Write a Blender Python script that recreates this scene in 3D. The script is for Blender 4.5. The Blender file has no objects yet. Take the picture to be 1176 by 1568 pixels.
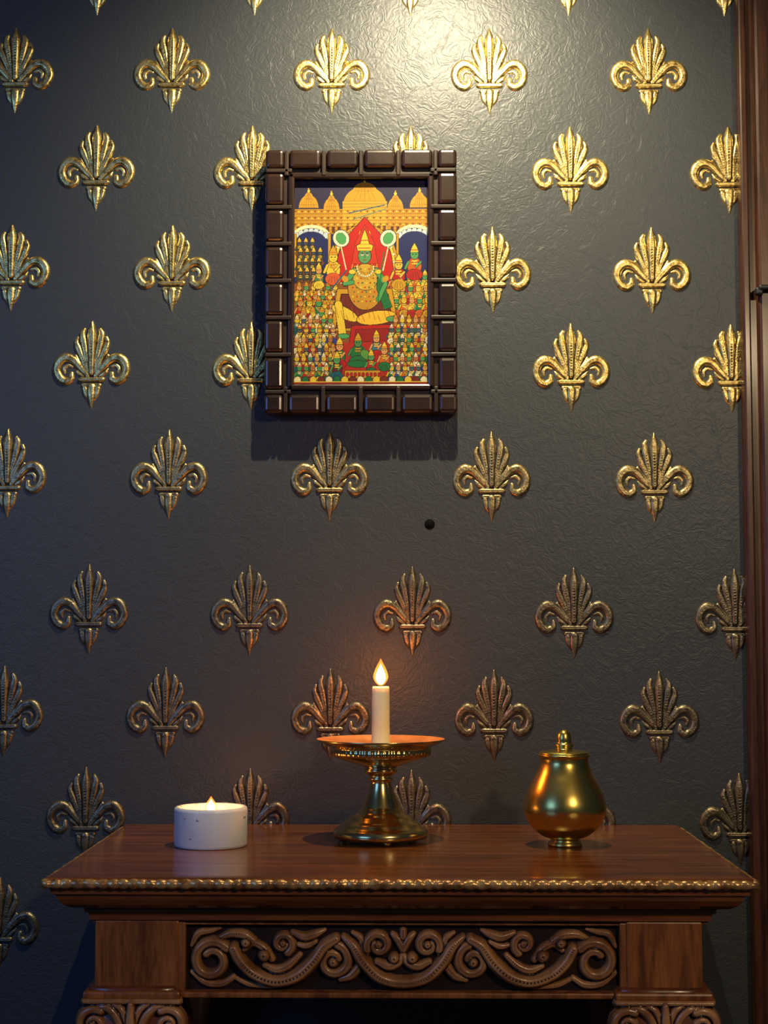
import bpy, bmesh, math, random
import numpy as np
from mathutils import Vector, Matrix
random.seed(7); np.random.seed(7)
scene = bpy.context.scene
scene.view_settings.view_transform = 'Standard'
scene.view_settings.look = 'None'
TOP = 0.80
ZC = 1.0855

# ---------------------------------------------------------------- helpers
def link(ob, parent=None):
    scene.collection.objects.link(ob)
    if parent is not None:
        ob.parent = parent
    return ob
def empty(name, loc=(0, 0, 0)):
    e = bpy.data.objects.new(name, None); e.empty_display_size = 0.05
    e.location = loc
    return link(e)
def mesh_ob(name, verts, faces, mat, parent=None, smooth=True, loc=(0, 0, 0)):
    me = bpy.data.meshes.new(name)
    me.from_pydata(verts, [], faces); me.update()
    if smooth:
        me.polygons.foreach_set('use_smooth', [True]*len(me.polygons))
    me.materials.append(mat)
    ob = bpy.data.objects.new(name, me); ob.location = loc
    return link(ob, parent)
def recalc(ob):
    bm = bmesh.new(); bm.from_mesh(ob.data)
    bmesh.ops.recalc_face_normals(bm, faces=bm.faces); bm.to_mesh(ob.data); bm.free()
def boxes(name, lst, mat, parent=None, bevel=0.002, seg=2, loc=(0, 0, 0), smooth=True):
    """lst of (x0,x1,y0,y1,z0,z1[,bevel])"""
    out = bmesh.new()
    for b in lst:
        x0, x1, y0, y1, z0, z1 = b[:6]; bv = b[6] if len(b) > 6 else bevel
        t = bmesh.new(); bmesh.ops.create_cube(t, size=1)
        for v in t.verts:
            v.co = Vector(((x0+x1)/2+v.co.x*(x1-x0), (y0+y1)/2+v.co.y*(y1-y0), (z0+z1)/2+v.co.z*(z1-z0)))
        if bv > 0:
            bmesh.ops.bevel(t, geom=t.edges[:], offset=bv, segments=seg, profile=0.5, affect='EDGES')
        m = bpy.data.meshes.new('tmp'); t.to_mesh(m); t.free(); out.from_mesh(m); bpy.data.meshes.remove(m)
    me = bpy.data.meshes.new(name); out.to_mesh(me); out.free(); me.materials.append(mat)
    ob = bpy.data.objects.new(name, me); ob.location = loc
    return link(ob, parent)
def lathe(name, prof, mat, parent=None, seg=96, loc=(0, 0, 0), flute=None, nfl=36):
    verts = []; faces = []
    n = len(prof)
    for i in range(seg):
        a = 2*math.pi*i/seg
        for k, (r, z) in enumerate(prof):
            rr = r
            if flute and k in flute:
                rr = r*(1+flute[k]*math.cos(nfl*a))
            verts.append((rr*math.cos(a), rr*math.sin(a), z))
    for i in range(seg):
        j = (i+1) % seg
        for k in range(n-1):
            faces.append((i*n+k, j*n+k, j*n+k+1, i*n+k+1))
    me = bpy.data.meshes.new(name); me.from_pydata(verts, [], faces)
    bm = bmesh.new(); bm.from_mesh(me)
    bmesh.ops.remove_doubles(bm, verts=bm.verts, dist=1e-6)
    bmesh.ops.recalc_face_normals(bm, faces=bm.faces)
    bm.to_mesh(me); bm.free()
    me.polygons.foreach_set('use_smooth', [True]*len(me.polygons)); me.materials.append(mat)
    ob = bpy.data.objects.new(name, me); ob.location = loc
    link(ob, parent)
    return ob
def catmull(pts, sub=6):
    P = [np.array(p, float) for p in pts]
    if len(P) == 2:
        return P
    P = [2*P[0]-P[1]]+P+[2*P[-1]-P[-2]]
    out = []
    for i in range(1, len(P)-2):
        p0, p1, p2, p3 = P[i-1:i+3]
        for s in range(sub):
            t = s/sub
            q = 0.5*((2*p1)+(-p0+p2)*t+(2*p0-5*p1+4*p2-p3)*t*t+(-p0+3*p1-3*p2+p3)*t**3)
            q[2] = max(q[2], .4); out.append(q)
    out.append(P[-2]); return out
def smoothprof(pts, sub=5):
    P = catmull([(a, b, 1) for a, b in pts], sub)
    return [(max(p[0], 0.0), p[1]) for p in P]
def relief_mesh(name, strokes, x0, x1, y0, y1, step, scale, hs, mat, fat=1.0, groove=0.0):
    """carved relief: strokes are polylines of (x, y, r); height follows round section. Faces -Y."""
    xs = np.arange(x0, x1+step, step); ys = np.arange(y0, y1+step, step)
    X, Y = np.meshgrid(xs, ys); V = np.full(X.shape, -99.0)
    for s in strokes:
        lift = 0.0
        if isinstance(s, tuple) and isinstance(s[0], (int, float)):
            lift, s = s
        P = catmull(s) if len(s) > 1 else [np.array(s[0], float)]*2
        for a, b in zip(P[:-1], P[1:]):
            ab = b[:2]-a[:2]; L = max(ab@ab, 1e-9)
            t = np.clip(((X-a[0])*ab[0]+(Y-a[1])*ab[1])/L, 0, 1)
            d = np.hypot(X-(a[0]+ab[0]*t), Y-(a[1]+ab[1]*t)); r = (a[2]+(b[2]-a[2])*t)*fat
            v = np.where(d < r, np.sqrt(np.maximum(r*r-d*d, 0))+lift*np.clip((r-d)/r*2, 0, 1)-groove*r*np.exp(-(d/(r*.22))**2), -(d-r)*1.5)
            V = np.maximum(V, v)
    V = np.maximum(V, -3)
    keep = np.maximum.reduce([V[:-1, :-1], V[1:, :-1], V[:-1, 1:], V[1:, 1:]]) > -1.0*step
    idx = -np.ones(V.shape, int); verts = []; faces = []
    def vid(j, i):
        if idx[j, i] < 0:
            idx[j, i] = len(verts); verts.append((xs[i]*scale, -V[j, i]*hs*scale, ys[j]*scale))
        return int(idx[j, i])
    for j, i in zip(*np.nonzero(keep)):
        faces.append((vid(j, i), vid(j, i+1), vid(j+1, i+1), vid(j+1, i)))
    me = bpy.data.meshes.new(name); me.from_pydata(verts, [], faces); me.update()
    me.polygons.foreach_set('use_smooth', [True]*len(me.polygons)); me.materials.append(mat)
    return me
def spiral(cx, cy, r0, r1, a0, turns, w0, w1, n=18):
    out = []
    for i in range(n+1):
        t = i/n; a = a0+turns*2*math.pi*t; r = r0+(r1-r0)*t
        out.append((cx+r*math.cos(a), cy+r*math.sin(a), w0+(w1-w0)*t))
    return out

# ---------------------------------------------------------------- materials
def newmat(name):
    m = bpy.data.materials.new(name); m.use_nodes = True
    nt = m.node_tree; p = nt.nodes['Principled BSDF']
    return m, nt, p
def N(nt, t, **kw):
    n = nt.nodes.new(t)
    for k, v in kw.items():
        if k in n.inputs: n.inputs[k].default_value = v
        else: setattr(n, k, v)
    return n
def noisy(name, c1, c2, rough=.4, metal=0., nscale=30, bump=0., bscale=100, stretch=(1, 1, 1), coat=0., detail=4, spec=.5, dist=.002, rvar=0., crease_shade=None):
    m, nt, p = newmat(name); L = nt.links
    tc = N(nt, 'ShaderNodeTexCoord'); mp = N(nt, 'ShaderNodeMapping'); mp.inputs['Scale'].default_value = stretch
    L.new(tc.outputs['Object'], mp.inputs[0])
    n = N(nt, 'ShaderNodeTexNoise', Scale=nscale, Detail=detail); L.new(mp.outputs[0], n.inputs['Vector'])
    cr = N(nt, 'ShaderNodeValToRGB'); cr.color_ramp.elements[0].position = .35; cr.color_ramp.elements[1].position = .65
    cr.color_ramp.elements[0].color = (*c1, 1); cr.color_ramp.elements[1].color = (*c2, 1)
    L.new(n.outputs[0], cr.inputs[0]); L.new(cr.outputs[0], p.inputs['Base Color'])
    if crease_shade:  # crevice shade put into the base colour, from mesh curvature
        ge = N(nt, 'ShaderNodeNewGeometry'); mr = N(nt, 'ShaderNodeMapRange')
        mr.inputs['From Min'].default_value = crease_shade[1]; mr.inputs['From Max'].default_value = crease_shade[2]
        L.new(ge.outputs['Pointiness'], mr.inputs[0])
        mx = N(nt, 'ShaderNodeMix'); mx.data_type = 'RGBA'
        L.new(mr.outputs[0], mx.inputs[0]); mx.inputs[6].default_value = (*crease_shade[0], 1); L.new(cr.outputs[0], mx.inputs[7])
        L.new(mx.outputs[2], p.inputs['Base Color'])
    p.inputs['Roughness'].default_value = rough; p.inputs['Metallic'].default_value = metal
    p.inputs['Specular IOR Level'].default_value = spec
    p.inputs['Coat Weight'].default_value = coat; p.inputs['Coat Roughness'].default_value = .12
    if rvar > 0:
        mr = N(nt, 'ShaderNodeMapRange'); mr.inputs['To Min'].default_value = rough-rvar; mr.inputs['To Max'].default_value = rough+rvar
        L.new(n.outputs[0], mr.inputs[0]); L.new(mr.outputs[0], p.inputs['Roughness'])
    if bump > 0:
        n2 = N(nt, 'ShaderNodeTexNoise', Scale=bscale, Detail=3); L.new(mp.outputs[0], n2.inputs['Vector'])
        b = N(nt, 'ShaderNodeBump', Strength=bump, Distance=dist); L.new(n2.outputs[0], b.inputs['Height']); L.new(b.outputs[0], p.inputs['Normal'])
    return m
def wood(name, c1, c2, rough=.25, scale=6, stretch=(1, 8, 8), coat=.5):
    m, nt, p = newmat(name); L = nt.links
    tc = N(nt, 'ShaderNodeTexCoord'); mp = N(nt, 'ShaderNodeMapping'); mp.inputs['Scale'].default_value = stretch
    L.new(tc.outputs['Object'], mp.inputs[0])
    n = N(nt, 'ShaderNodeTexNoise', Scale=scale, Detail=8, Distortion=.8); L.new(mp.outputs[0], n.inputs['Vector'])
    n2 = N(nt, 'ShaderNodeTexNoise', Scale=scale*6, Detail=4); L.new(mp.outputs[0], n2.inputs['Vector'])
    mx = N(nt, 'ShaderNodeMath', operation='MULTIPLY_ADD'); mx.inputs[1].default_value = .35
    L.new(n2.outputs[0], mx.inputs[0]); L.new(n.outputs[0], mx.inputs[2])
    cr = N(nt, 'ShaderNodeValToRGB'); e = cr.color_ramp.elements; e[0].position = .5; e[1].position = .85
    e[0].color = (*c1, 1); e[1].color = (*c2, 1)
    L.new(mx.outputs[0], cr.inputs[0]); L.new(cr.outputs[0], p.inputs['Base Color'])
    p.inputs['Roughness'].default_value = rough; p.inputs['Coat Weight'].default_value = coat; p.inputs['Coat Roughness'].default_value = .15
    p.inputs['Specular IOR Level'].default_value = .35
    b = N(nt, 'ShaderNodeBump', Strength=.08, Distance=.001); L.new(n2.outputs[0], b.inputs['Height']); L.new(b.outputs[0], p.inputs['Normal'])
    return m

def wall_material():
    m, nt, p = newmat('embossed_charcoal_wallpaper'); L = nt.links
    tc = N(nt, 'ShaderNodeTexCoord')
    n1 = N(nt, 'ShaderNodeTexNoise', Scale=34, Detail=1, Distortion=1.3); L.new(tc.outputs['Object'], n1.inputs['Vector'])
    n2 = N(nt, 'ShaderNodeTexNoise', Scale=150, Detail=2, Distortion=.8); L.new(tc.outputs['Object'], n2.inputs['Vector'])
    # thin meandering ridges
    s = N(nt, 'ShaderNodeMath', operation='SUBTRACT'); s.inputs[1].default_value = .5; L.new(n1.outputs[0], s.inputs[0])
    mu = N(nt, 'ShaderNodeMath', operation='MULTIPLY'); mu.inputs[1].default_value = 46; L.new(s.outputs[0], mu.inputs[0])
    si = N(nt, 'ShaderNodeMath', operation='SINE'); L.new(mu.outputs[0], si.inputs[0])
    ad = N(nt, 'ShaderNodeMath', operation='MULTIPLY_ADD'); ad.inputs[1].default_value = .11
    L.new(si.outputs[0], ad.inputs[0])
    m2 = N(nt, 'ShaderNodeMath', operation='MULTIPLY_ADD'); m2.inputs[1].default_value = .7; L.new(n2.outputs[0], m2.inputs[0]); L.new(n1.outputs[0], m2.inputs[2])
    L.new(m2.outputs[0], ad.inputs[2])
    b = N(nt, 'ShaderNodeBump', Strength=.34, Distance=.0018); L.new(ad.outputs[0], b.inputs['Height']); L.new(b.outputs[0], p.inputs['Normal'])
    n3 = N(nt, 'ShaderNodeTexNoise', Scale=3, Detail=3); L.new(tc.outputs['Object'], n3.inputs['Vector'])
    cr = N(nt, 'ShaderNodeValToRGB'); e = cr.color_ramp.elements
    e[0].color = (.040, .046, .050, 1); e[1].color = (.050, .056, .060, 1)
    L.new(n3.outputs[0], cr.inputs[0]); L.new(cr.outputs[0], p.inputs['Base Color'])
    p.inputs['Roughness'].default_value = .42; p.inputs['Specular IOR Level'].default_value = .34
    return m
M_wall = wall_material()
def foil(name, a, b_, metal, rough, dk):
    m = noisy(name, a, b_, rough=rough, metal=metal, nscale=130, bump=.5, bscale=330, dist=.0012, crease_shade=(dk, .46, .51))
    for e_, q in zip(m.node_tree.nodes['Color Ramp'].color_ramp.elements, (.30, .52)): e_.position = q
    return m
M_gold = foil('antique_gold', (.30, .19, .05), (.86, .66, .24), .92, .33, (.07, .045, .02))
M_gold2 = foil('shaded_gold', (.14, .105, .05), (.50, .39, .18), .85, .36, (.04, .03, .018))  # darker copy of the gold; weaker light lower down put into colour
M_gold3 = foil('deep_shaded_gold', (.085, .070, .046), (.27, .22, .13), .8, .36, (.022, .019, .016))  # darkest copy of the gold; dim light on the lowest rows painted in
M_brass = noisy('brass', (.54, .42, .16), (.70, .56, .24), rough=.21, metal=1., nscale=25, bump=.05, bscale=60, rvar=.06)
M_brass2 = noisy('burnished_brass', (.54, .41, .10), (.68, .52, .14), rough=.28, metal=1., nscale=14, bump=.08, bscale=50, rvar=.04)
M_dish = noisy('coppery_dish', (.62, .26, .08), (.84, .42, .13), rough=.38, metal=.5, nscale=40, bump=.1, bscale=120)
M_top = wood('mahogany_top', (.10, .025, .006), (.23, .068, .016), rough=.20, scale=5, stretch=(1, 9, 9), coat=.15)
M_wood = wood('mahogany', (.10, .022, .006), (.22, .055, .014), rough=.3, scale=9, stretch=(1, 1, 1), coat=.2)
M_post = wood('mahogany_upright', (.13, .036, .008), (.36, .115, .026), rough=.36, scale=9, stretch=(7, 7, 1), coat=.05)
M_carv = noisy('carved_mahogany', (.26, .10, .032), (.56, .26, .09), rough=.27, nscale=30, bump=.25, bscale=140, coat=.3, spec=.5, crease_shade=((.03, .010, .004), .465, .52))
M_lip = noisy('gilded_carved_edge', (.26, .11, .03), (.75, .44, .15), rough=.28, nscale=70, bump=.4, bscale=240, coat=.3, metal=.5)
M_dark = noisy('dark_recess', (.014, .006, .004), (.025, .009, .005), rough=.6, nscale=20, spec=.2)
M_frame = noisy('dark_lacquered_wood', (.013, .006, .004), (.025, .011, .006), rough=.28, nscale=14, bump=.08, bscale=60, coat=.2)
M_fr2 = noisy('dark_lacquered_ridge', (.018, .010, .006), (.030, .016, .009), rough=.45, nscale=14, spec=.3)
M_candle = noisy('ivory_wax', (.84, .78, .42), (.90, .84, .50), rough=.45, nscale=10)
p = M_candle.node_tree.nodes['Principled BSDF']; p.inputs['Subsurface Weight'].default_value = .25; p.inputs['Subsurface Radius'].default_value = (.012, .010, .006); p.inputs['Subsurface Scale'].default_value = .5
M_wax = noisy('tealight_wax', (.85, .42, .14), (.90, .52, .2), rough=.4, nscale=10)
M_trim = wood('trim_wood', (.035, .012, .006), (.095, .036, .016), rough=.35, scale=8, stretch=(9, 9, 1), coat=.2)
M_black = noisy('black_iron', (.008, .008, .008), (.02, .02, .02), rough=.45, nscale=30)
M_soot = noisy('nail_black', (.003, .003, .003), (.008, .008, .008), rough=.9, nscale=30, spec=.1)
M_wick = noisy('wick', (.02, .015, .01), (.05, .03, .02), rough=.8)
M_floor = wood('floor_wood', (.06, .03, .015), (.11, .06, .03), rough=.4, scale=3, stretch=(1, 8, 1), coat=.1)
M_ceil = noisy('ceiling_paint', (.42, .40, .37), (.46, .44, .40), rough=.8, nscale=4)
# glazed white ceramic with grey chips
M_cer, nt, p = newmat('glazed_ceramic')
tc = N(nt, 'ShaderNodeTexCoord'); n = N(nt, 'ShaderNodeTexNoise', Scale=60, Detail=4, Distortion=.5); nt.links.new(tc.outputs['Object'], n.inputs['Vector'])
cr = N(nt, 'ShaderNodeValToRGB'); e = cr.color_ramp.elements
e[0].position = .31; e[0].color = (.25, .25, .24, 1); e[1].position = .345; e[1].color = (.72, .73, .71, 1)
nt.links.new(n.outputs[0], cr.inputs[0]); nt.links.new(cr.outputs[0], p.inputs['Base Color']); p.inputs['Roughness'].default_value = .32
# flame
def flame_mat(name, strength, cols, fac):
    m = bpy.data.materials.new(name); m.use_nodes = True; nt = m.node_tree; nt.nodes.clear()
    o = N(nt, 'ShaderNodeOutputMaterial'); mx = N(nt, 'ShaderNodeMixShader'); mx.inputs[0].default_value = fac
    t = N(nt, 'ShaderNodeBsdfTransparent'); em = N(nt, 'ShaderNodeEmission'); em.inputs['Strength'].default_value = strength
    tc = N(nt, 'ShaderNodeTexCoord'); sp = N(nt, 'ShaderNodeSeparateXYZ'); cr = N(nt, 'ShaderNodeValToRGB')
    e = cr.color_ramp.elements; e[0].position = 0.; e[0].color = (*cols[0], 1); e[1].position = .45; e[1].color = (*cols[1], 1)
    e3 = cr.color_ramp.elements.new(1.0); e3.color = (*cols[2], 1)
    nt.links.new(tc.outputs['Generated'], sp.inputs[0]); nt.links.new(sp.outputs[2], cr.inputs[0]); nt.links.new(cr.outputs[0], em.inputs[0])
    nt.links.new(t.outputs[0], mx.inputs[1]); nt.links.new(em.outputs[0], mx.inputs[2]); nt.links.new(mx.outputs[0], o.inputs[0])
    return m
M_flame = flame_mat('flame_core', 10.0, ((1, .5, .14), (1, .82, .42), (1, .6, .2)), .7)
M_flame2 = flame_mat('flame_mantle', 3.0, ((1, .25, .03), (1, .38, .05), (1, .22, .02)), .35)

# ---------------------------------------------------------------- room shell
boxes('wall_back', [(-2.2, 2.2, 0, .12, 0, 2.6)], M_wall, bevel=0)
boxes('floor', [(-2.2, 2.2, -3.6, .12, -.05, 0)], M_floor, bevel=0)
boxes('ceiling', [(-2.2, 2.2, -3.6, .12, 2.6, 2.65)], M_ceil, bevel=0)
tr = boxes('trim_1', [(.512, .66, -.022, 0, 0, 2.6, .002), (.512, .524, -.030, -.02, 0, 2.6, .003), (.535, .655, -.034, -.02, 0, 2.6, .005)], M_trim)
lt = boxes('door_latch', [(.532, .60, -.052, -.034, 1.607, 1.615, .003), (.528, .540, -.048, -.034, 1.600, 1.612, .003), (.56, .58, -.046, -.033, 1.595, 1.63, .002)], M_black)

# ---------------------------------------------------------------- fleur-de-lis motifs
def mir(s):
    return [(-x, y, r) for x, y, r in s]
FL = []
FL.append((2.5, [(0, -14, 4.5), (0, 12, 6), (0, 38, 7.5), (0, 52, 6), (0, 66, 1.2)]))
for s in ([(3, -14, 3.5), (8, 10, 4.5), (13, 34, 5.5), (15, 46, 4.5), (12, 54, 2.5)],
          [(5, -14, 3.5), (14, 8, 4.5), (21, 24, 5), (24, 33, 4), (22, 41, 2.4)],
          [(6, -16, 3), (13, -6, 4), (20, 3, 3.6), (25, 13, 2.2)]):
    FL += [s, mir(s)]
c = [(6, -18, 4), (17, -6, 5), (28, 6, 6), (40, 10, 7.2), (50, 3, 6.8), (53.5, -9, 6.2), (49, -21, 6.2), (40, -27, 6), (32, -23, 5), (31, -15, 3.5)]
FL += [c, mir(c)]
c = [(30, -4, 2), (37, -2, 2.8), (42, -7, 3), (41, -13, 2)]
FL += [c, mir(c)]
c = [(12, -20, 2.5), (20, -14, 3.5), (25, -8, 1)]
FL += [c, mir(c)]
FL.append((2.0, [(-17, -24, 4), (17, -24, 4)]))
FL.append([(-12, -33, 3.8), (12, -33, 3.8)])
FL.append([(0, -36, 7), (0, -48, 6.5), (0, -58, 4), (0, -69, .9)])
for s in ([(10, -38, 4.5), (8, -47, 4), (4, -56, 1.5)],):
    FL += [s, mir(s)]
fl_me = relief_mesh('fleur_de_lis', FL, -64, 64, -74, 72, .9, .00101, .72, M_gold, groove=.28)
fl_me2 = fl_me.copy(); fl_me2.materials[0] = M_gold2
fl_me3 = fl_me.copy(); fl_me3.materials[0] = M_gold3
fl_par = empty('fleur_de_lis_wall_pattern')
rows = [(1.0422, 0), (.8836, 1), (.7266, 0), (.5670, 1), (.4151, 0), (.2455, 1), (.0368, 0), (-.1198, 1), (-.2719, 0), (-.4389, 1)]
k = 0
for zr, odd in rows:
    xs = [-.867, -.618, -.369, -.119, .130, .379] if odd else [-.737, -.489, -.242, .006, .253, .498]
    for x in xs:
        z = ZC+zr-.008*x
        k += 1
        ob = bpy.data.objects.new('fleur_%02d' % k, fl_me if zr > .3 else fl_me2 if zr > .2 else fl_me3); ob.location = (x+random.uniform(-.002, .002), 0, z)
        link(ob, fl_par)

# small nail head in the wall
nail = lathe('wall_nail', [(0, 0), (.0080, 0), (.0075, .0008), (.0050, .0014), (.0040, .0022), (.0034, .0030), (0, .0031)], M_soot, seg=24, loc=(.033, 0, ZC+.169))
nail.rotation_euler = (math.radians(90), 0, 0)

# ---------------------------------------------------------------- framed painting
FX0, FX1, FZ0, FZ1 = -.219, .0754, ZC+.336, ZC+.7452
fr = empty('framed_deity_painting', ((FX0+FX1)/2, 0, (FZ0+FZ1)/2))
ox, oz = fr.location.x, fr.location.z
hw, hh = (FX1-FX0)/2, (FZ1-FZ0)/2; B = .044
boxes('frame_body', [(-hw+.002, -hw+B, -.032, -.001, -hh+.002, hh-.002), (hw-B, hw-.002, -.032, -.001, -hh+.002, hh-.002),
                     (-hw+B-.001, hw-B+.001, -.032, -.001, hh-B, hh-.002), (-hw+B-.001, hw-B+.001, -.032, -.001, -hh+.002, -hh+B)], M_fr2, fr, bevel=.0015)
boxes('frame_inner_lip', [(-hw+.035, -hw+B+.001, -.0375, -.028, -hh+.035, hh-.035), (hw-B-.001, hw-.035, -.0375, -.028, -hh+.035, hh-.035),
                          (-hw+.035, hw-.035, -.0375, -.028, hh-B-.001, hh-.035), (-hw+.035, hw-.035, -.0375, -.028, -hh+.035, -hh+B+.001)], M_frame, fr, bevel=.003)
tiles = []; bars = []
T = .0325; g = .0035; yf = -.041
nx, nz = 4, 6
px_ = (2*hw-2*T)/nx; pz_ = (2*hh-2*T)/nz
for sx in (-1, 1):
    for sz in (-1, 1):
        x = sorted((sx*hw, sx*(hw-T+g))); z = sorted((sz*hh, sz*(hh-T+g)))
        tiles.append((x[0], x[1], yf, -.012, z[0], z[1]))
for sz in (-1, 1):
    z = sorted((sz*hh, sz*(hh-T+g)))
    for i in range(nx):
        a = -hw+T+i*px_
        tiles.append((a+g+.001, a+px_-g-.001, yf, -.012, z[0], z[1]))
    zz = sorted((sz*(hh-.001), sz*(hh-.041)))
    for i in range(nx+1):
        a = -hw+T+i*px_; bars.append((a-.0034, a+.0034, yf+.002, -.014, zz[0], zz[1]))
for sx in (-1, 1):
    x = sorted((sx*hw, sx*(hw-T+g)))
    for i in range(nz):
        a = -hh+T+i*pz_
        tiles.append((x[0], x[1], yf, -.012, a+g+.001, a+pz_-g-.001))
    xx = sorted((sx*(hw-.001), sx*(hw-.041)))
    for i in range(nz+1):
        a = -hh+T+i*pz_; bars.append((xx[0], xx[1], yf+.002, -.014, a-.0034, a+.0034))
boxes('frame_tiles', tiles, M_frame, fr, bevel=.0055, seg=3)
boxes('frame_ridges', bars, M_fr2, fr, bevel=.0018)

# artwork drawn as vertex colours on a flat panel
S = 1.6; PW, PH = 207., 315.
W, H = int(PW*S), int(PH*S)
vv, uu = np.meshgrid(np.arange(H)/S, np.arange(W)/S, indexing='ij')
img = np.zeros((H, W, 3)); img[:] = (38, 34, 66)
INK = (34, 18, 10)
def put(m, c): img[m] = c
def ell(u, v, a, b, c, ol=.8, rot=0):
    x = uu-u; y = vv-v
    if rot:
        cr_, sr_ = math.cos(rot), math.sin(rot); x, y = x*cr_+y*sr_, -x*sr_+y*cr_
    if ol: put((x/(a+ol))**2+(y/(b+ol))**2 <= 1, INK)
    put((x/a)**2+(y/b)**2 <= 1, c)
def line(p, q, w, c):
    dx, dy = q[0]-p[0], q[1]-p[1]; L = dx*dx+dy*dy+1e-9
    t = np.clip(((uu-p[0])*dx+(vv-p[1])*dy)/L, 0, 1)
    put(np.hypot(uu-p[0]-dx*t, vv-p[1]-dy*t) < w/2, c)
def poly(pts, c, ol=1.0):
    m = np.zeros(uu.shape, bool); n = len(pts)
    for i in range(n):
        (x1, y1), (x2, y2) = pts[i], pts[(i+1) % n]
        if y1 == y2: continue
        cnd = ((y1 > vv) != (y2 > vv)) & (uu < (x2-x1)*(vv-y1)/(y2-y1)+x1); m ^= cnd
    put(m, c)
    if ol:
        for i in range(n): line(pts[i], pts[(i+1) % n], ol, INK)
def rect(a, b, c_, d, c, ol=0): poly([(a, b), (c_, b), (c_, d), (a, d)], c, ol)
GOLD = (206, 152, 30); YEL = (236, 200, 56); ORG = (206, 92, 22); RED = (184, 24, 18); GRN = (24, 112, 56); TEAL = (20, 92, 108); CRM = (240, 230, 180); NVY = (26, 36, 92); FACE = (222, 160, 90); LG = (78, 160, 88)
# palace
def dome(u, v, r, h):
    put((((uu-u)/r)**2+((vv-v)/h)**2 <= 1) & (vv <= v), GOLD)
    line((u, v-h-6), (u, v-h), 1.6, GOLD); ell(u, v-h-2, 2, 2.2, YEL, 0)
    for i in range(4):
        line((u-r*.9, v-i*h*.22), (u+r*.9, v-i*h*.22), .6, (150, 100, 24)) if i < 2 else None
    for t in (-.6, -.3, 0, .3, .6): line((u+t*r, v), (u+t*r*.45, v-h*.8), .5, (150, 100, 30))
for u, v, r, h in ((22, 44, 15, 20), (57, 46, 12, 18), (155, 46, 12, 18), (192, 44, 15, 20)):
    dome(u, v, r, h); dome(u, v-h*.7, r*.45, h*.5)
dome(108, 40, 33, 29); dome(108, 18, 18, 13)
rect(0, 46, 207, 84, (196, 142, 36))
rect(74, 34, 142, 84, (214, 162, 44))
for v in range(38, 84, 5):
    line((0 if v > 46 else 74, v), (207 if v > 46 else 142, v), .8, (110, 66, 18))
for v in (49, 59, 69):
    for u in range(2, 207, 5): ell(u, v+.5, 1.2, 1.5, YEL if (u//5) % 2 else (140, 60, 24), 0)
for u in range(80, 140, 8):
    rect(u, 72, u+4, 82, (120, 60, 20), .4)
for u in list(range(4, 70, 9))+list(range(148, 204, 9)):
    rect(u, 73, u+4, 82, (96, 44, 24), .4)
line((84, 52), (138, 40), 1.8, TEAL); line((90, 62), (140, 46), 1.4, (90, 130, 110))
# arches
rect(0, 84, 207, 160, NVY)
for cx in (26, 184):
    put((((uu-cx)/30)**2+((vv-90)/20)**2 <= 1) & (vv < 92), CRM)
    put((((uu-cx)/25)**2+((vv-92)/17)**2 <= 1), NVY)
    for i in range(-3, 4): ell(cx+i*7.5, 88-8*math.cos(i*.45), 4, 5, (200, 216, 220), .5)
    put((((uu-cx)/24)**2+((vv-98)/18)**2 <= 1), NVY)
for u in (0, 52, 156, 204): rect(u, 84, u+4, 150, GOLD, .7)
# canopy behind throne
ell(108, 128, 50, 58, GOLD); ell(108, 128, 46, 54, YEL); ell(108, 130, 42, 50, (60, 120, 60))
for i in range(28):
    a = i/28*2*math.pi; ell(108+45*math.cos(a), 127+52*math.sin(a), 2, 2, CRM, .4)
poly([(108, 58), (132, 84), (148, 114), (156, 158), (60, 158), (68, 114), (84, 84)], (196, 26, 14))
for u in (84, 94, 122, 132): line((108+(u-108)*.3, 80), (u, 156), 1.0, (236, 180, 50))
poly([(108, 70), (122, 96), (128, 130), (88, 130), (94, 96)], (204, 48, 18), .6)
for u, sgn in ((72, -1), (144, 1)): ell(u, 91, 12, 13, (214, 224, 190), 1, sgn*.5); ell(u, 91, 7, 9, LG, .5, sgn*.5); line((u, 104), (u-sgn*8, 140), 1.6, CRM)
def figure(u, v, s, skin, robe, crown=YEL, sash=RED, wide=1.0):
    ell(u, v+13*s, 6.8*s*wide, 10*s, robe, .9)
    ell(u, v+22*s, 8*s*wide, 6*s, sash, .8)
    for t in (-4, -1.5, 1.5, 4): line((u+t*s*.7, v+19*s), (u+t*s*1.3, v+26*s), .5, INK)
    line((u-4*s, v+6*s), (u+4*s, v+17*s), 1.1*s, sash)
    line((u-6*s*wide, v+8*s), (u-9*s*wide, v+15*s), 3.2*s, INK); line((u-6*s*wide, v+8*s), (u-9*s*wide, v+15*s), 2.2*s, skin)
    line((u+6*s*wide, v+8*s), (u+2*s, v+13*s), 3.2*s, INK); line((u+6*s*wide, v+8*s), (u+2*s, v+13*s), 2.2*s, skin)
    for t in (7, 10): ell(u, v+t*s, 3.6*s, .9*s, crown, .3)
    ell(u, v, 4.2*s, 4.9*s, skin, .9)
    poly([(u-4.6*s, v-2.6*s), (u-3.4*s, v-7*s), (u, v-13*s), (u+3.4*s, v-7*s), (u+4.6*s, v-2.6*s)], crown, .8)
    line((u-3.4*s, v-5*s), (u+3.4*s, v-5*s), .8, RED)
    for e_ in (-1.7, 1.7): ell(u+e_*s, v-.3*s, .95*s, .6*s, (20, 14, 10), 0)
    line((u-1.1*s, v+2.5*s), (u+1.1*s, v+2.5*s), .7, (150, 30, 20))
# left dark many-headed group
for r_ in range(4):
    for c_ in range(4 if r_ else 3):
        u = 8+c_*10+(r_ % 2)*2; v = 98+r_*15
        if u < 44: figure(u, v, .72, (52, 74, 78), (60, 60, 44), YEL, (120, 70, 30))
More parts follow.
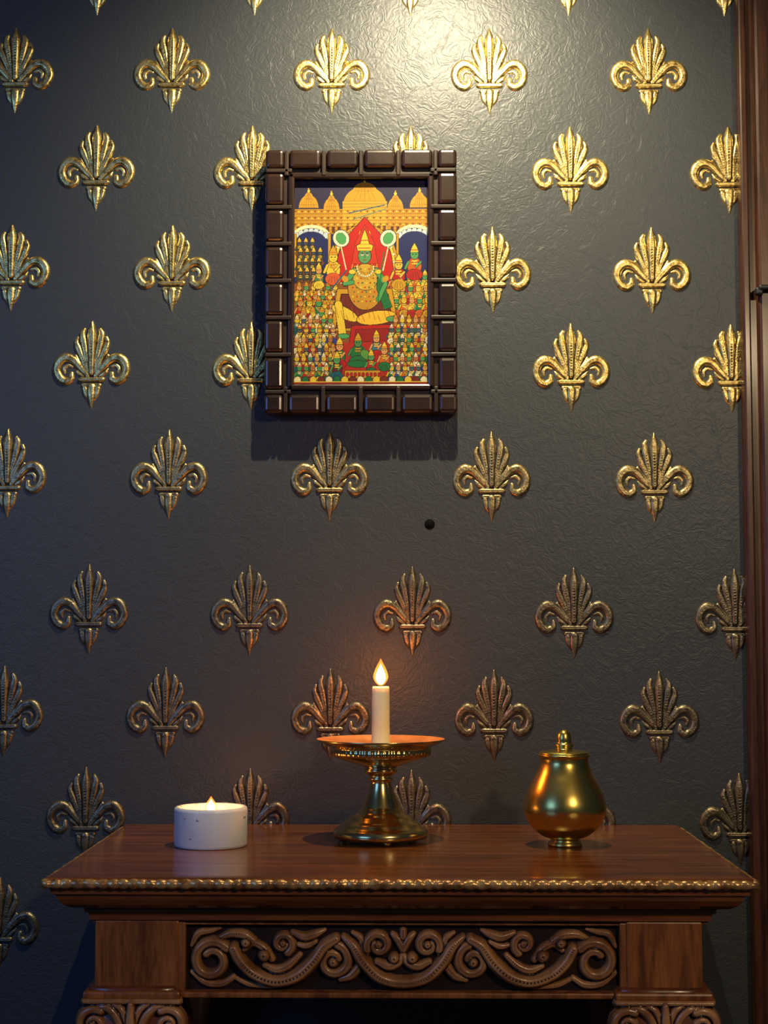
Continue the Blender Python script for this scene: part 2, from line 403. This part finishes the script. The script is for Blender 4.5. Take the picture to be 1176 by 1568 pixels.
# body of scene
rect(0, 160, 207, 315, (140, 80, 26))
for r_ in range(3):
    for c_ in range(6):
        figure(8+c_*11+r_*3, 166+r_*14, .8, (FACE, LG, YEL)[(r_+c_) % 3], (YEL, GOLD, CRM, GRN)[(c_*2+r_) % 4], GOLD, (YEL, ORG, RED)[c_ % 3])
for r_ in range(3):
    for c_ in range(5):
        figure(152+c_*12+r_*2, 150+r_*18, .9, (FACE, LG, YEL)[(r_*2+c_) % 3], (ORG, YEL, GRN)[(c_+r_) % 3], YEL, (ORG, GOLD, RED)[c_ % 3])
figure(60, 120, 1.5, YEL, YEL, GOLD, (214, 90, 40)); figure(160, 132, 1.35, (232, 190, 70), RED, YEL, GOLD)
figure(184, 116, 1.4, LG, ORG, YEL, RED, 1.1)
figure(38, 140, 1.0, FACE, (70, 120, 70), YEL, YEL)
for r_ in range(2):
    for c_ in range(3): figure(10+c_*14+r_*5, 190+r_*16, .95, (FACE, YEL, LG)[c_ % 3], (RED, YEL, GRN)[(c_+r_) % 3], GOLD, (GOLD, RED, CRM)[c_])
# throne and central deity
poly([(66, 168), (150, 168), (160, 232), (56, 232)], GOLD); poly([(72, 176), (144, 176), (152, 228), (64, 228)], (110, 36, 20))
ell(109, 166, 26, 34, (196, 140, 34), 1.2)
ell(109, 150, 19, 20, (206, 164, 50), .8)
for i in range(7):
    for j in range(8): ell(90+i*6.2+(j % 2)*2, 138+j*7, 1.3, 1.3, (YEL, RED, GRN)[(i+j) % 3], 0)
poly([(128, 140), (140, 168), (150, 196), (138, 200), (126, 168)], GRN, .8)
for sgn in (-1, 1):
    line((109+sgn*17, 140), (109+sgn*31, 160), 9.5, INK); line((109+sgn*17, 140), (109+sgn*31, 160), 7.6, LG)
    ey = 158 if sgn < 0 else 184
    line((109+sgn*31, 160), (109+sgn*20, ey), 8, INK); line((109+sgn*31, 160), (109+sgn*20, ey), 6.2, LG)
    ell(109+sgn*20, 142, 5, 3.4, YEL)
    line((109+sgn*30, 154), (109+sgn*32, 152), 8, GOLD)
line((137, 112), (128, 190), 1.8, GRN); line((80, 140), (58, 168), 2, TEAL)
for r_ in (11, 15, 19):
    for i in range(13):
        a = math.pi*i/12; ell(109+r_*.85*math.cos(a), 134+r_*math.sin(a), 1.3, 1.3, CRM if r_ == 15 else GOLD, .3)
ell(108, 118, 9.5, 11, (84, 152, 92), 1); ell(104.4, 116.5, 2.1, 1.2, CRM, .4); ell(112, 116.5, 2.1, 1.2, CRM, .4)
ell(104.6, 116.5, .9, .9, (10, 8, 8), 0); ell(112, 116.5, .9, .9, (10, 8, 8), 0)
line((106, 124), (110.5, 124), 1.1, (160, 30, 20)); line((108, 117), (108, 121), .8, INK); line((108, 109), (108, 113), 1.5, RED)
for sgn in (-1, 1): line((108+sgn*2, 113.5), (108+sgn*6.5, 113.3), .8, INK)
poly([(97, 110), (95, 102), (101, 99), (103, 90), (108, 76), (113, 90), (115, 99), (121, 102), (119, 110)], YEL)
for t in (94, 100, 106): line((99+(106-t)*.25, t), (117-(106-t)*.25, t), 1.1, RED)
# legs / lower throne
ell(78, 205, 22, 8, YEL, 1, .5); ell(126, 212, 30, 10, (240, 190, 50), 1, -.12)
line((68, 192), (74, 234), 12.5, INK); line((68, 192), (74, 234), 11, YEL)
ell(76, 240, 9, 3.6, LG); ell(150, 214, 9, 4, LG)
for i in range(12): line((64+i*8, 196+(i % 3)*6), (68+i*8, 212+(i % 3)*3), .8, (170, 60, 20))
poly([(88, 224), (150, 222), (160, 252), (84, 256)], RED); poly([(94, 230), (144, 228), (150, 246), (92, 250)], (150, 24, 20), .6)
rect(50, 250, 160, 315, (176, 38, 24))
# lower crowd
cols = [RED, RED, GRN, ORG, YEL, TEAL, CRM, (150, 60, 30), (50, 70, 150), GRN, (30, 60, 130), RED]
for r_ in range(6):
    for c_ in range(7):
        for base in (0, 140):
            u = base+5+c_*10.2+(r_ % 2)*4; v = 216+r_*14.5
            if base == 0 and u > 66-(r_ > 2)*6: continue
            if base == 140 and (u > 205 or u < 146-(r_ < 2)*0): continue
            figure(u, v, .78, random.choice([FACE, LG, YEL, (190, 120, 60), (60, 96, 100)]), random.choice(cols), random.choice([YEL, GOLD, CRM]), random.choice(cols))
figure(98, 250, 1.25, (70, 136, 70), GRN, GOLD, GRN, 1.3); figure(126, 244, 1.1, FACE, (60, 110, 130), YEL, RED); figure(138, 262, 1.1, FACE, ORG, YEL, GRN)
ell(98, 282, 16, 5, GRN); ell(110, 268, 9, 6, (90, 150, 60), .8, .6); figure(70, 256, 1.2, FACE, GRN, YEL, RED); figure(66, 276, 1.1, LG, (100, 30, 30), YEL, TEAL)
figure(118, 272, 1.0, LG, RED, YEL, GRN)
rect(78, 292, 132, 304, GOLD, 1)
for i in range(9): ell(82+i*6, 298, 2, 3, RED, .5)
for c_ in range(18): ell(6+c_*12, 306, 5, 5, (CRM, GRN, YEL, (120, 40, 24))[c_ % 4], .7)
rect(0, 309, 207, 315, (150, 34, 24)); line((0, 309), (207, 309), 1.2, YEL)
# paper grain
gr = np.random.rand(H, W, 1)*.16+.88
img = np.clip(img*gr, 0, 255)/255.
lin = np.where(img <= .04045, img/12.92, ((img+.055)/1.055)**2.4)*.70
aw, ah = .2080, .3220
xx = (np.arange(W)/(W-1)-.5)*aw; zz = (.5-np.arange(H)/(H-1))*ah
XX, ZZ = np.meshgrid(xx, zz)
verts = np.stack([XX.ravel(), np.full(XX.size, 0.), ZZ.ravel()], 1)
ii = np.arange(H*W).reshape(H, W)
faces = np.stack([ii[1:, :-1].ravel(), ii[1:, 1:].ravel(), ii[:-1, 1:].ravel(), ii[:-1, :-1].ravel()], 1)
me = bpy.data.meshes.new('painted_panel'); me.from_pydata(verts.tolist(), [], faces.tolist()); me.update()
ca = me.color_attributes.new('Paint', 'FLOAT_COLOR', 'POINT')
rgba = np.ones((H*W, 4), np.float32); rgba[:, :3] = lin.reshape(-1, 3); ca.data.foreach_set('color', rgba.ravel())
M_art, nt, p = newmat('painted_print'); at = N(nt, 'ShaderNodeVertexColor'); at.layer_name = 'Paint'
nt.links.new(at.outputs[0], p.inputs['Base Color']); p.inputs['Roughness'].default_value = .5; p.inputs['Specular IOR Level'].default_value = .25
me.materials.append(M_art)
art = bpy.data.objects.new('painted_panel', me); art.location = (-.0713-ox, -.024, ZC+.5417-oz); link(art, fr)

# ---------------------------------------------------------------- console table
tb = empty('carved_console_table', (-.011, -.26, 0))
def T_(o):  # keep world placement while parented
    o.location = Vector(o.location)-tb.location; return o
X0, X1, YF = -.432, .410, -.53
prof = [(.016, .800), (.006, .7995), (.002, .797), (0, .793), (.001, .788), (.007, .786), (.0085, .783), (.0085, .7795), (.013, .778), (.0155, .772), (.021, .765), (.029, .7605), (.040, .758),
        (.042, .757), (.042, .753), (.046, .7515), (.047, .748), (.047, .743), (.051, .7415), (.051, .739)]
verts = []; faces = []
for o, z in prof:
    verts += [(X0+o, -.004, z), (X0+o, YF+o, z), (X1-o, YF+o, z), (X1-o, -.004, z)]
for k in range(len(prof)-1):
    for s in range(4):
        a = k*4+s; b = k*4+(s+1) % 4; faces.append((a, b, b+4, a+4))
faces.append((0, 1, 2, 3)); n_ = (len(prof)-1)*4; faces.append((n_+3, n_+2, n_+1, n_))
tt = mesh_ob('table_top', verts, faces, M_top, tb, smooth=False); recalc(tt); T_(tt)
# carved edge bead
def bead(name, p, q, r=.0058):
    p = Vector(p); q = Vector(q); d = q-p; L = d.length; d.normalize(); side = d.cross(Vector((0, 0, 1)))
    n = int(L/.0014); V = []; F = []; m = 12
    for i in range(n+1):
        s = L*i/n
        k1 = abs(math.sin(math.pi*s/.0125+.8*math.sin(s*55))); k2 = math.sin(s*210)*.12+math.sin(s*97+1)*.10
        for j in range(m):
            a = 2*math.pi*j/m
            rr = r*(.82+.20*k1+k2*math.sin(a*2+s*300)*.6)
            c_ = p+d*s+side*(math.cos(a)*rr)+Vector((0, 0, math.sin(a)*rr)); V.append(c_[:])
    for i in range(n):
        for j in range(m):
            F.append((i*m+j, i*m+(j+1) % m, (i+1)*m+(j+1) % m, (i+1)*m+j))
    F.append(tuple(range(m))); F.append(tuple(n*m+j for j in range(m)))
    o = mesh_ob(name, V, F, M_lip, tb); recalc(o); T_(o)
bead('edge_bead_front', (X0, YF+.003, .7925), (X1, YF+.003, .7925))
bead('edge_bead_left', (X0+.003, -.01, .7925), (X0+.003, YF, .7925)); bead('edge_bead_right', (X1-.003, -.01, .7925), (X1-.003, YF, .7925))
# apron
AX0, AX1 = -.378, .352
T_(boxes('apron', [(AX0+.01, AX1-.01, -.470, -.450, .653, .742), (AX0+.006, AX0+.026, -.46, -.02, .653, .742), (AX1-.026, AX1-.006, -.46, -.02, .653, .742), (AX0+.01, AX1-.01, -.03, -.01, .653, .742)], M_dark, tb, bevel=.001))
PW_ = .101
T_(boxes('corner_posts', [(AX0, AX0+PW_, -.482, -.40, .652, .742), (AX1-.091, AX1, -.482, -.40, .652, .742), (AX0, AX0+.07, -.08, -.006, .652, .742), (AX1-.07, AX1, -.08, -.006, .652, .742)], M_post, tb, bevel=.002))
T_(boxes('apron_rails', [(AX0+PW_-.002, AX1-.089, -.479, -.460, .7365, .742), (AX0+PW_-.002, AX1-.089, -.486, -.460, .6515, .6585, .002), (AX0+PW_-.002, AX0+PW_+.008, -.480, -.46, .655, .74), (AX1-.099, AX1-.089, -.480, -.46, .655, .74)], M_post, tb, bevel=.0015))
ST = []
def both(s, lift=0):
    ST.append((lift, s)); ST.append((lift, mir(s)))
both(spiral(-296, -6, 30, 13, math.radians(40), 1.25, 8, 6.5, 22), 1)
both([(-262, 12, 9), (-250, -8, 9.5), (-228, -27, 9), (-196, -37, 9.5), (-163, -28, 10.5), (-138, -6, 10), (-122, 16, 9), (-104, 27, 8)], 3)
both([(-285, 27, 4), (-268, 34, 6), (-247, 33, 7), (-232, 24, 6)], 0)
both([(-246, 10, 4), (-232, 20, 5.5), (-215, 12, 6), (-203, -4, 5)], 0)
both([(-215, 2, 9.5)], 3); both([(-243, 21, 8)], 3)
both([(-214, -14, 4), (-196, -20, 6), (-178, -14, 6), (-160, 2, 4)], 0)
both(spiral(-186, 20, 16, 6, math.radians(-60), 1.1, 6.5, 5, 14), 1); both([(-186, 20, 6)], 2)
both([(-171, 36, 4), (-152, 30, 6.5), (-136, 34, 6), (-122, 40, 3)], 0)
both([(-165, 18, 3), (-150, 16, 5), (-136, 22, 4)], 0)
both(spiral(-108, -6, 26, 9, math.radians(75), -1.15, 8, 6, 20), 1); both([(-108, -8, 8)], 3)
both([(-96, -34, 5), (-80, -28, 7), (-66, -12, 7), (-58, 4, 5)], 0)
both([(-92, 30, 5), (-76, 16, 9), (-62, -6, 10), (-40, -28, 10), (-18, -37, 9), (0, -39, 9)], 3)
both([(-78, 36, 3), (-66, 28, 5), (-62, 14, 5)], 0)
both(spiral(-38, 18, 19, 7, math.radians(200), -1.1, 7, 5.5, 16), 1); both([(-38, 18, 6.5)], 2)
both([(-40, -8, 5), (-22, -14, 7), (-8, -8, 7), (0, 2, 5)], 0)
both([(-16, 34, 4), (-8, 26, 6), (0, 12, 6)], 0)
both([(-14, -2, 8.5)], 3); ST.append([(0, 30, 6), (0, 40, 5)])
both([(-328, 16, 3), (-318, 34, 5), (-300, 38, 4), (-284, 42, 2)], 0)
both([(-326, -24, 4), (-305, -40, 5), (-280, -42, 5), (-262, -32, 4)], 0)
both([(-262, -32, 3), (-240, -42, 4), (-215, -46, 3), (-195, -47, 2)], 0)
me = relief_mesh('scroll_carving', ST, -336, 336, -50, 50, 1.0, .00078, 1.5, M_carv, fat=1.12, groove=.14)
ob = bpy.data.objects.new('scroll_carving', me); ob.location = (-.0067, -.4705, .6985); link(ob, tb); T_(ob)
# legs
def leg(name, cx, cy, front=True):
    lv = [(.665, .0565, 0), (.652, .058, 0), (.650, .053, 0), (.640, .055, 0), (.615, .062, .004), (.585, .060, .004), (.54, .048, 0), (.45, .036, -.01), (.33, .028, -.014), (.2, .024, -.008), (.1, .024, 0), (.06, .030, .006), (.03, .037, .008), (0, .034, .008)]
    V = []; F = []; m = 20
    for z, h, off in lv:
        for j in range(m):
            a = 2*math.pi*j/m+math.pi/4
            ca_, sa_ = math.cos(a), math.sin(a); k_ = 1/max(abs(ca_), abs(sa_)); k_ = min(k_, 1.28)
            V.append((cx+h*ca_*k_, min(cy-off+h*sa_*k_, -.004), z))
    for i in range(len(lv)-1):
        for j in range(m):
            F.append((i*m+j, i*m+(j+1) % m, (i+1)*m+(j+1) % m, (i+1)*m+j))
    F.append(tuple(range(m))); F.append(tuple((len(lv)-1)*m+j for j in range(m)))
    o = mesh_ob(name, V, F, M_wood, tb); recalc(o)
    mod = o.modifiers.new('b', 'BEVEL'); mod.width = .002; mod.limit_method = 'ANGLE'; T_(o)
legs = {'leg_1': (-.331, -.434), 'leg_2': (.304, -.434), 'leg_3': (-.331, -.066), 'leg_4': (.304, -.066)}
for n_, (x, y) in legs.items(): leg(n_, x, y)
LS = []
def lb(s, lift=0):
    LS.append((lift, s)); LS.append((lift, mir(s)))
lb(spiral(-58, -12, 24, 7, math.radians(60), 1.3, 8, 6, 18), 4); lb([(-58, -12, 8)], 6)
lb([(-50, 14, 6), (-34, 12, 8), (-20, -4, 8), (-14, -26, 7), (-8, -60, 5)], 3)
lb([(-26, 18, 5), (-14, 10, 7), (-6, -10, 6)], 3); LS.append((6, [(0, 18, 7), (0, -10, 10), (0, -50, 8), (0, -110, 3)]))
lb([(-62, -44, 6), (-44, -60, 8), (-30, -90, 7), (-18, -130, 4)], 2)
LS.append((3, [(-72, 22, 5), (72, 22, 5)]))
me = relief_mesh('leg_carving', LS, -92, 92, -140, 32, 1.3, .00078, 1.1, M_carv)
for i, x in enumerate((-.331, .304)):
    ob = bpy.data.objects.new('leg_carving_%d' % (i+1), me); ob.location = (x, -.492, .632); link(ob, tb); T_(ob)
T_(boxes('leg_caps', [(x-.0585, x+.0585, -.496, -.39, .651, .661, .003) for x in (-.331, .304)], M_post, tb))

# ---------------------------------------------------------------- brass candle stand
cs = empty('brass_candle_stand', (-.0385, -.20, TOP))
base = [(0, .010), (.058, .010), (.060, .006), (.064, .006), (.0655, .010), (.0655, .015), (.062, .018), (.060, .020), (.057, .021), (.055, .025), (.049, .029), (.046, .030), (.044, .034), (.036, .038), (.031, .041), (.030, .044),
        (.0275, .046), (.0255, .050), (.0215, .060), (.0175, .070), (.0150, .080), (.0145, .083), (.0170, .085), (.0180, .087), (.0150, .089), (.0150, .091), (.0205, .093), (.0235, .097), (.0235, .100), (.020, .1015),
        (.024, .103), (.036, .1065), (.050, .111), (.062, .1155), (.067, .118), (.0685, .119), (.0695, .1275), (.068, .1285), (.073, .131), (.081, .1350), (.088, .1385), (.0895, .1400), (.0890, .1412)]
lathe('stand_body', base, M_brass, cs, seg=216, flute={35: .012, 36: .012}, nfl=54)
lathe('dish_interior', [(.0890, .1412), (.0870, .1402), (.078, .1365), (.066, .1325), (.05, .1305), (.0, .1300)], M_dish, cs, seg=96)
for i in range(3):
    a = math.radians(-80+120*i)
    lathe('foot_%d' % (i+1), [(0, 0), (.0035, 0), (.0055, .003), (.0055, .006), (.004, .010), (0, .0105)], M_brass, cs, seg=20, loc=(.057*math.cos(a), .057*math.sin(a), 0))
lathe('candle', smoothprof([(0, .130), (.0130, .130), (.0128, .135)], 2)+[(.0126, .16), (.0124, .205), (.0120, .2115), (.0108, .2135), (.006, .2122), (.0, .2115)], M_candle, cs, seg=48)
lathe('wick', [(0, .210), (.0009, .210), (.0008, .2195), (0, .2200)], M_wick, cs, seg=8)
def flame(par, z, h, r, name='flame', loc=(0, 0)):
    for nm, mt, kr, kh, dz in ((name+'_core', M_flame, .78, .84, .001), (name+'_mantle', M_flame2, 1.15, 1.08, -.0005)):
        rr = r*kr; h_ = h*kh
        pr = smoothprof([(0, 0), (rr*.55, h_*.08), (rr*.95, h_*.25), (rr, h_*.38), (rr*.75, h_*.6), (rr*.38, h_*.8), (0, h_)], 4)
        lathe(nm, [(a, b+z+dz) for a, b in pr], mt, par, seg=24, loc=(loc[0], loc[1], 0))
flame(cs, .2145, .036, .0090)

# ---------------------------------------------------------------- brass pot with lid
pt = empty('brass_lidded_pot', (.2125, -.24, TOP))
pp = [(0, 0), (.0225, 0), (.0235, .002), (.0225, .005), (.0185, .008)]+smoothprof([(.0190, .0095), (.032, .0145), (.046, .026), (.0545, .042), (.0560, .055), (.0520, .070), (.0440, .087), (.0370, .100), (.0330, .111), (.0325, .118)], 5)+[(.0345, .1205), (.0352, .122), (.0345, .1235), (.0325, .124), (.0, .124)]
lathe('pot_body', pp, M_brass2, pt, seg=96)
ld = [(0, .1235), (.0335, .1235), (.0340, .125), (.0320, .1265), (.0220, .1285), (.0145, .1295), (.0125, .1300), (.0115, .1315), (.0115, .1330), (.0128, .1345), (.0128, .1365), (.0105, .138)]+smoothprof([(.0098, .139), (.0100, .145), (.0082, .1520), (.0045, .1555), (0, .1565)], 4)
lathe('pot_lid', ld, M_brass2, pt, seg=64)

# ---------------------------------------------------------------- tealight holder
tl = empty('ceramic_tealight_holder', (-.2685, -.247, TOP))
lathe('holder', [(0, 0), (.0470, 0), (.0488, .0012), (.0495, .004), (.0497, .048), (.0490, .0515), (.0470, .0530), (.0440, .0528), (.0415, .0515), (.0405, .049), (.0400, .032), (0, .032)], M_cer, tl, seg=96)
lathe('tealight_wax', [(0, .0322), (.0385, .0322), (.0388, .0430), (.0375, .0442), (.0355, .0430), (.034, .0415), (0, .0410)], M_wax, tl, seg=64)
lathe('tealight_wick', [(0, .037), (.0008, .037), (.0008, .045), (0, .0455)], M_wick, tl, seg=8)
flame(tl, .0435, .022, .0075, 'tealight_flame')

# ---------------------------------------------------------------- lights
def light(name, typ, loc, energy, color, target=None, **kw):
    d = bpy.data.lights.new(name, typ); d.energy = energy; d.color = color
    for k_, v_ in kw.items(): setattr(d, k_, v_)
    o = bpy.data.objects.new(name, d); o.location = loc
    if target is not None:
        o.rotation_euler = (Vector(target)-Vector(loc)).to_track_quat('-Z', 'Y').to_euler()
    return link(o)
SP = Vector((.062, -.48, ZC+1.12))
sl = empty('assumed_ceiling_spot', (SP.x, SP.y, 2.6))  # assumed fixture above the view, holds the unseen spot
lathe('assumed_spot_housing', [(0, 0), (.035, 0), (.035, -.32), (.040, -.36), (.036, -.36), (.030, -.32), (0, -.32)], M_black, sl, seg=40)  # unseen housing, added around the assumed spot
light('assumed_spot_lamp', 'SPOT', SP, 62, (1, .85, .56), target=(.04, 0, 1.70), spot_size=math.radians(120), spot_blend=1.0, shadow_soft_size=.010)  # assumed source, set by the frame shadow and wall highlight
light('assumed_warm_lamp', 'AREA', (.98, -2.45, 1.95), 14, (1, .76, .46), target=(0, 0, .55), size=.12)  # unseen warm lamp, assumed from shadows falling to the left
light('assumed_cool_light', 'AREA', (-1.8, -2.3, 1.70), 15, (.13, .34, 1.0), target=(0, 0, .9), size=.95)  # assumed cool light from the left; there is no window
light('candle_glow', 'POINT', (-.0385, -.20, TOP+.231), 4.6, (1, .25, .04), shadow_soft_size=.006)
light('tealight_glow', 'POINT', (-.2685, -.247, TOP+.058), 1.0, (1, .36, .08), shadow_soft_size=.004)
w = bpy.data.worlds.new('world'); scene.world = w; w.use_nodes = True
bg = w.node_tree.nodes['Background']; bg.inputs[0].default_value = (.25, .42, .80, 1); bg.inputs[1].default_value = .06

# ---------------------------------------------------------------- camera
cd = bpy.data.cameras.new('camera'); cd.sensor_fit = 'VERTICAL'; cd.sensor_height = 36; cd.lens = 2400/1568*36
cam = bpy.data.objects.new('camera', cd); cam.location = (0, -2.4, ZC)
cam.rotation_euler = (math.radians(90+4.48), 0, math.radians(.883)); link(cam)
scene.camera = cam
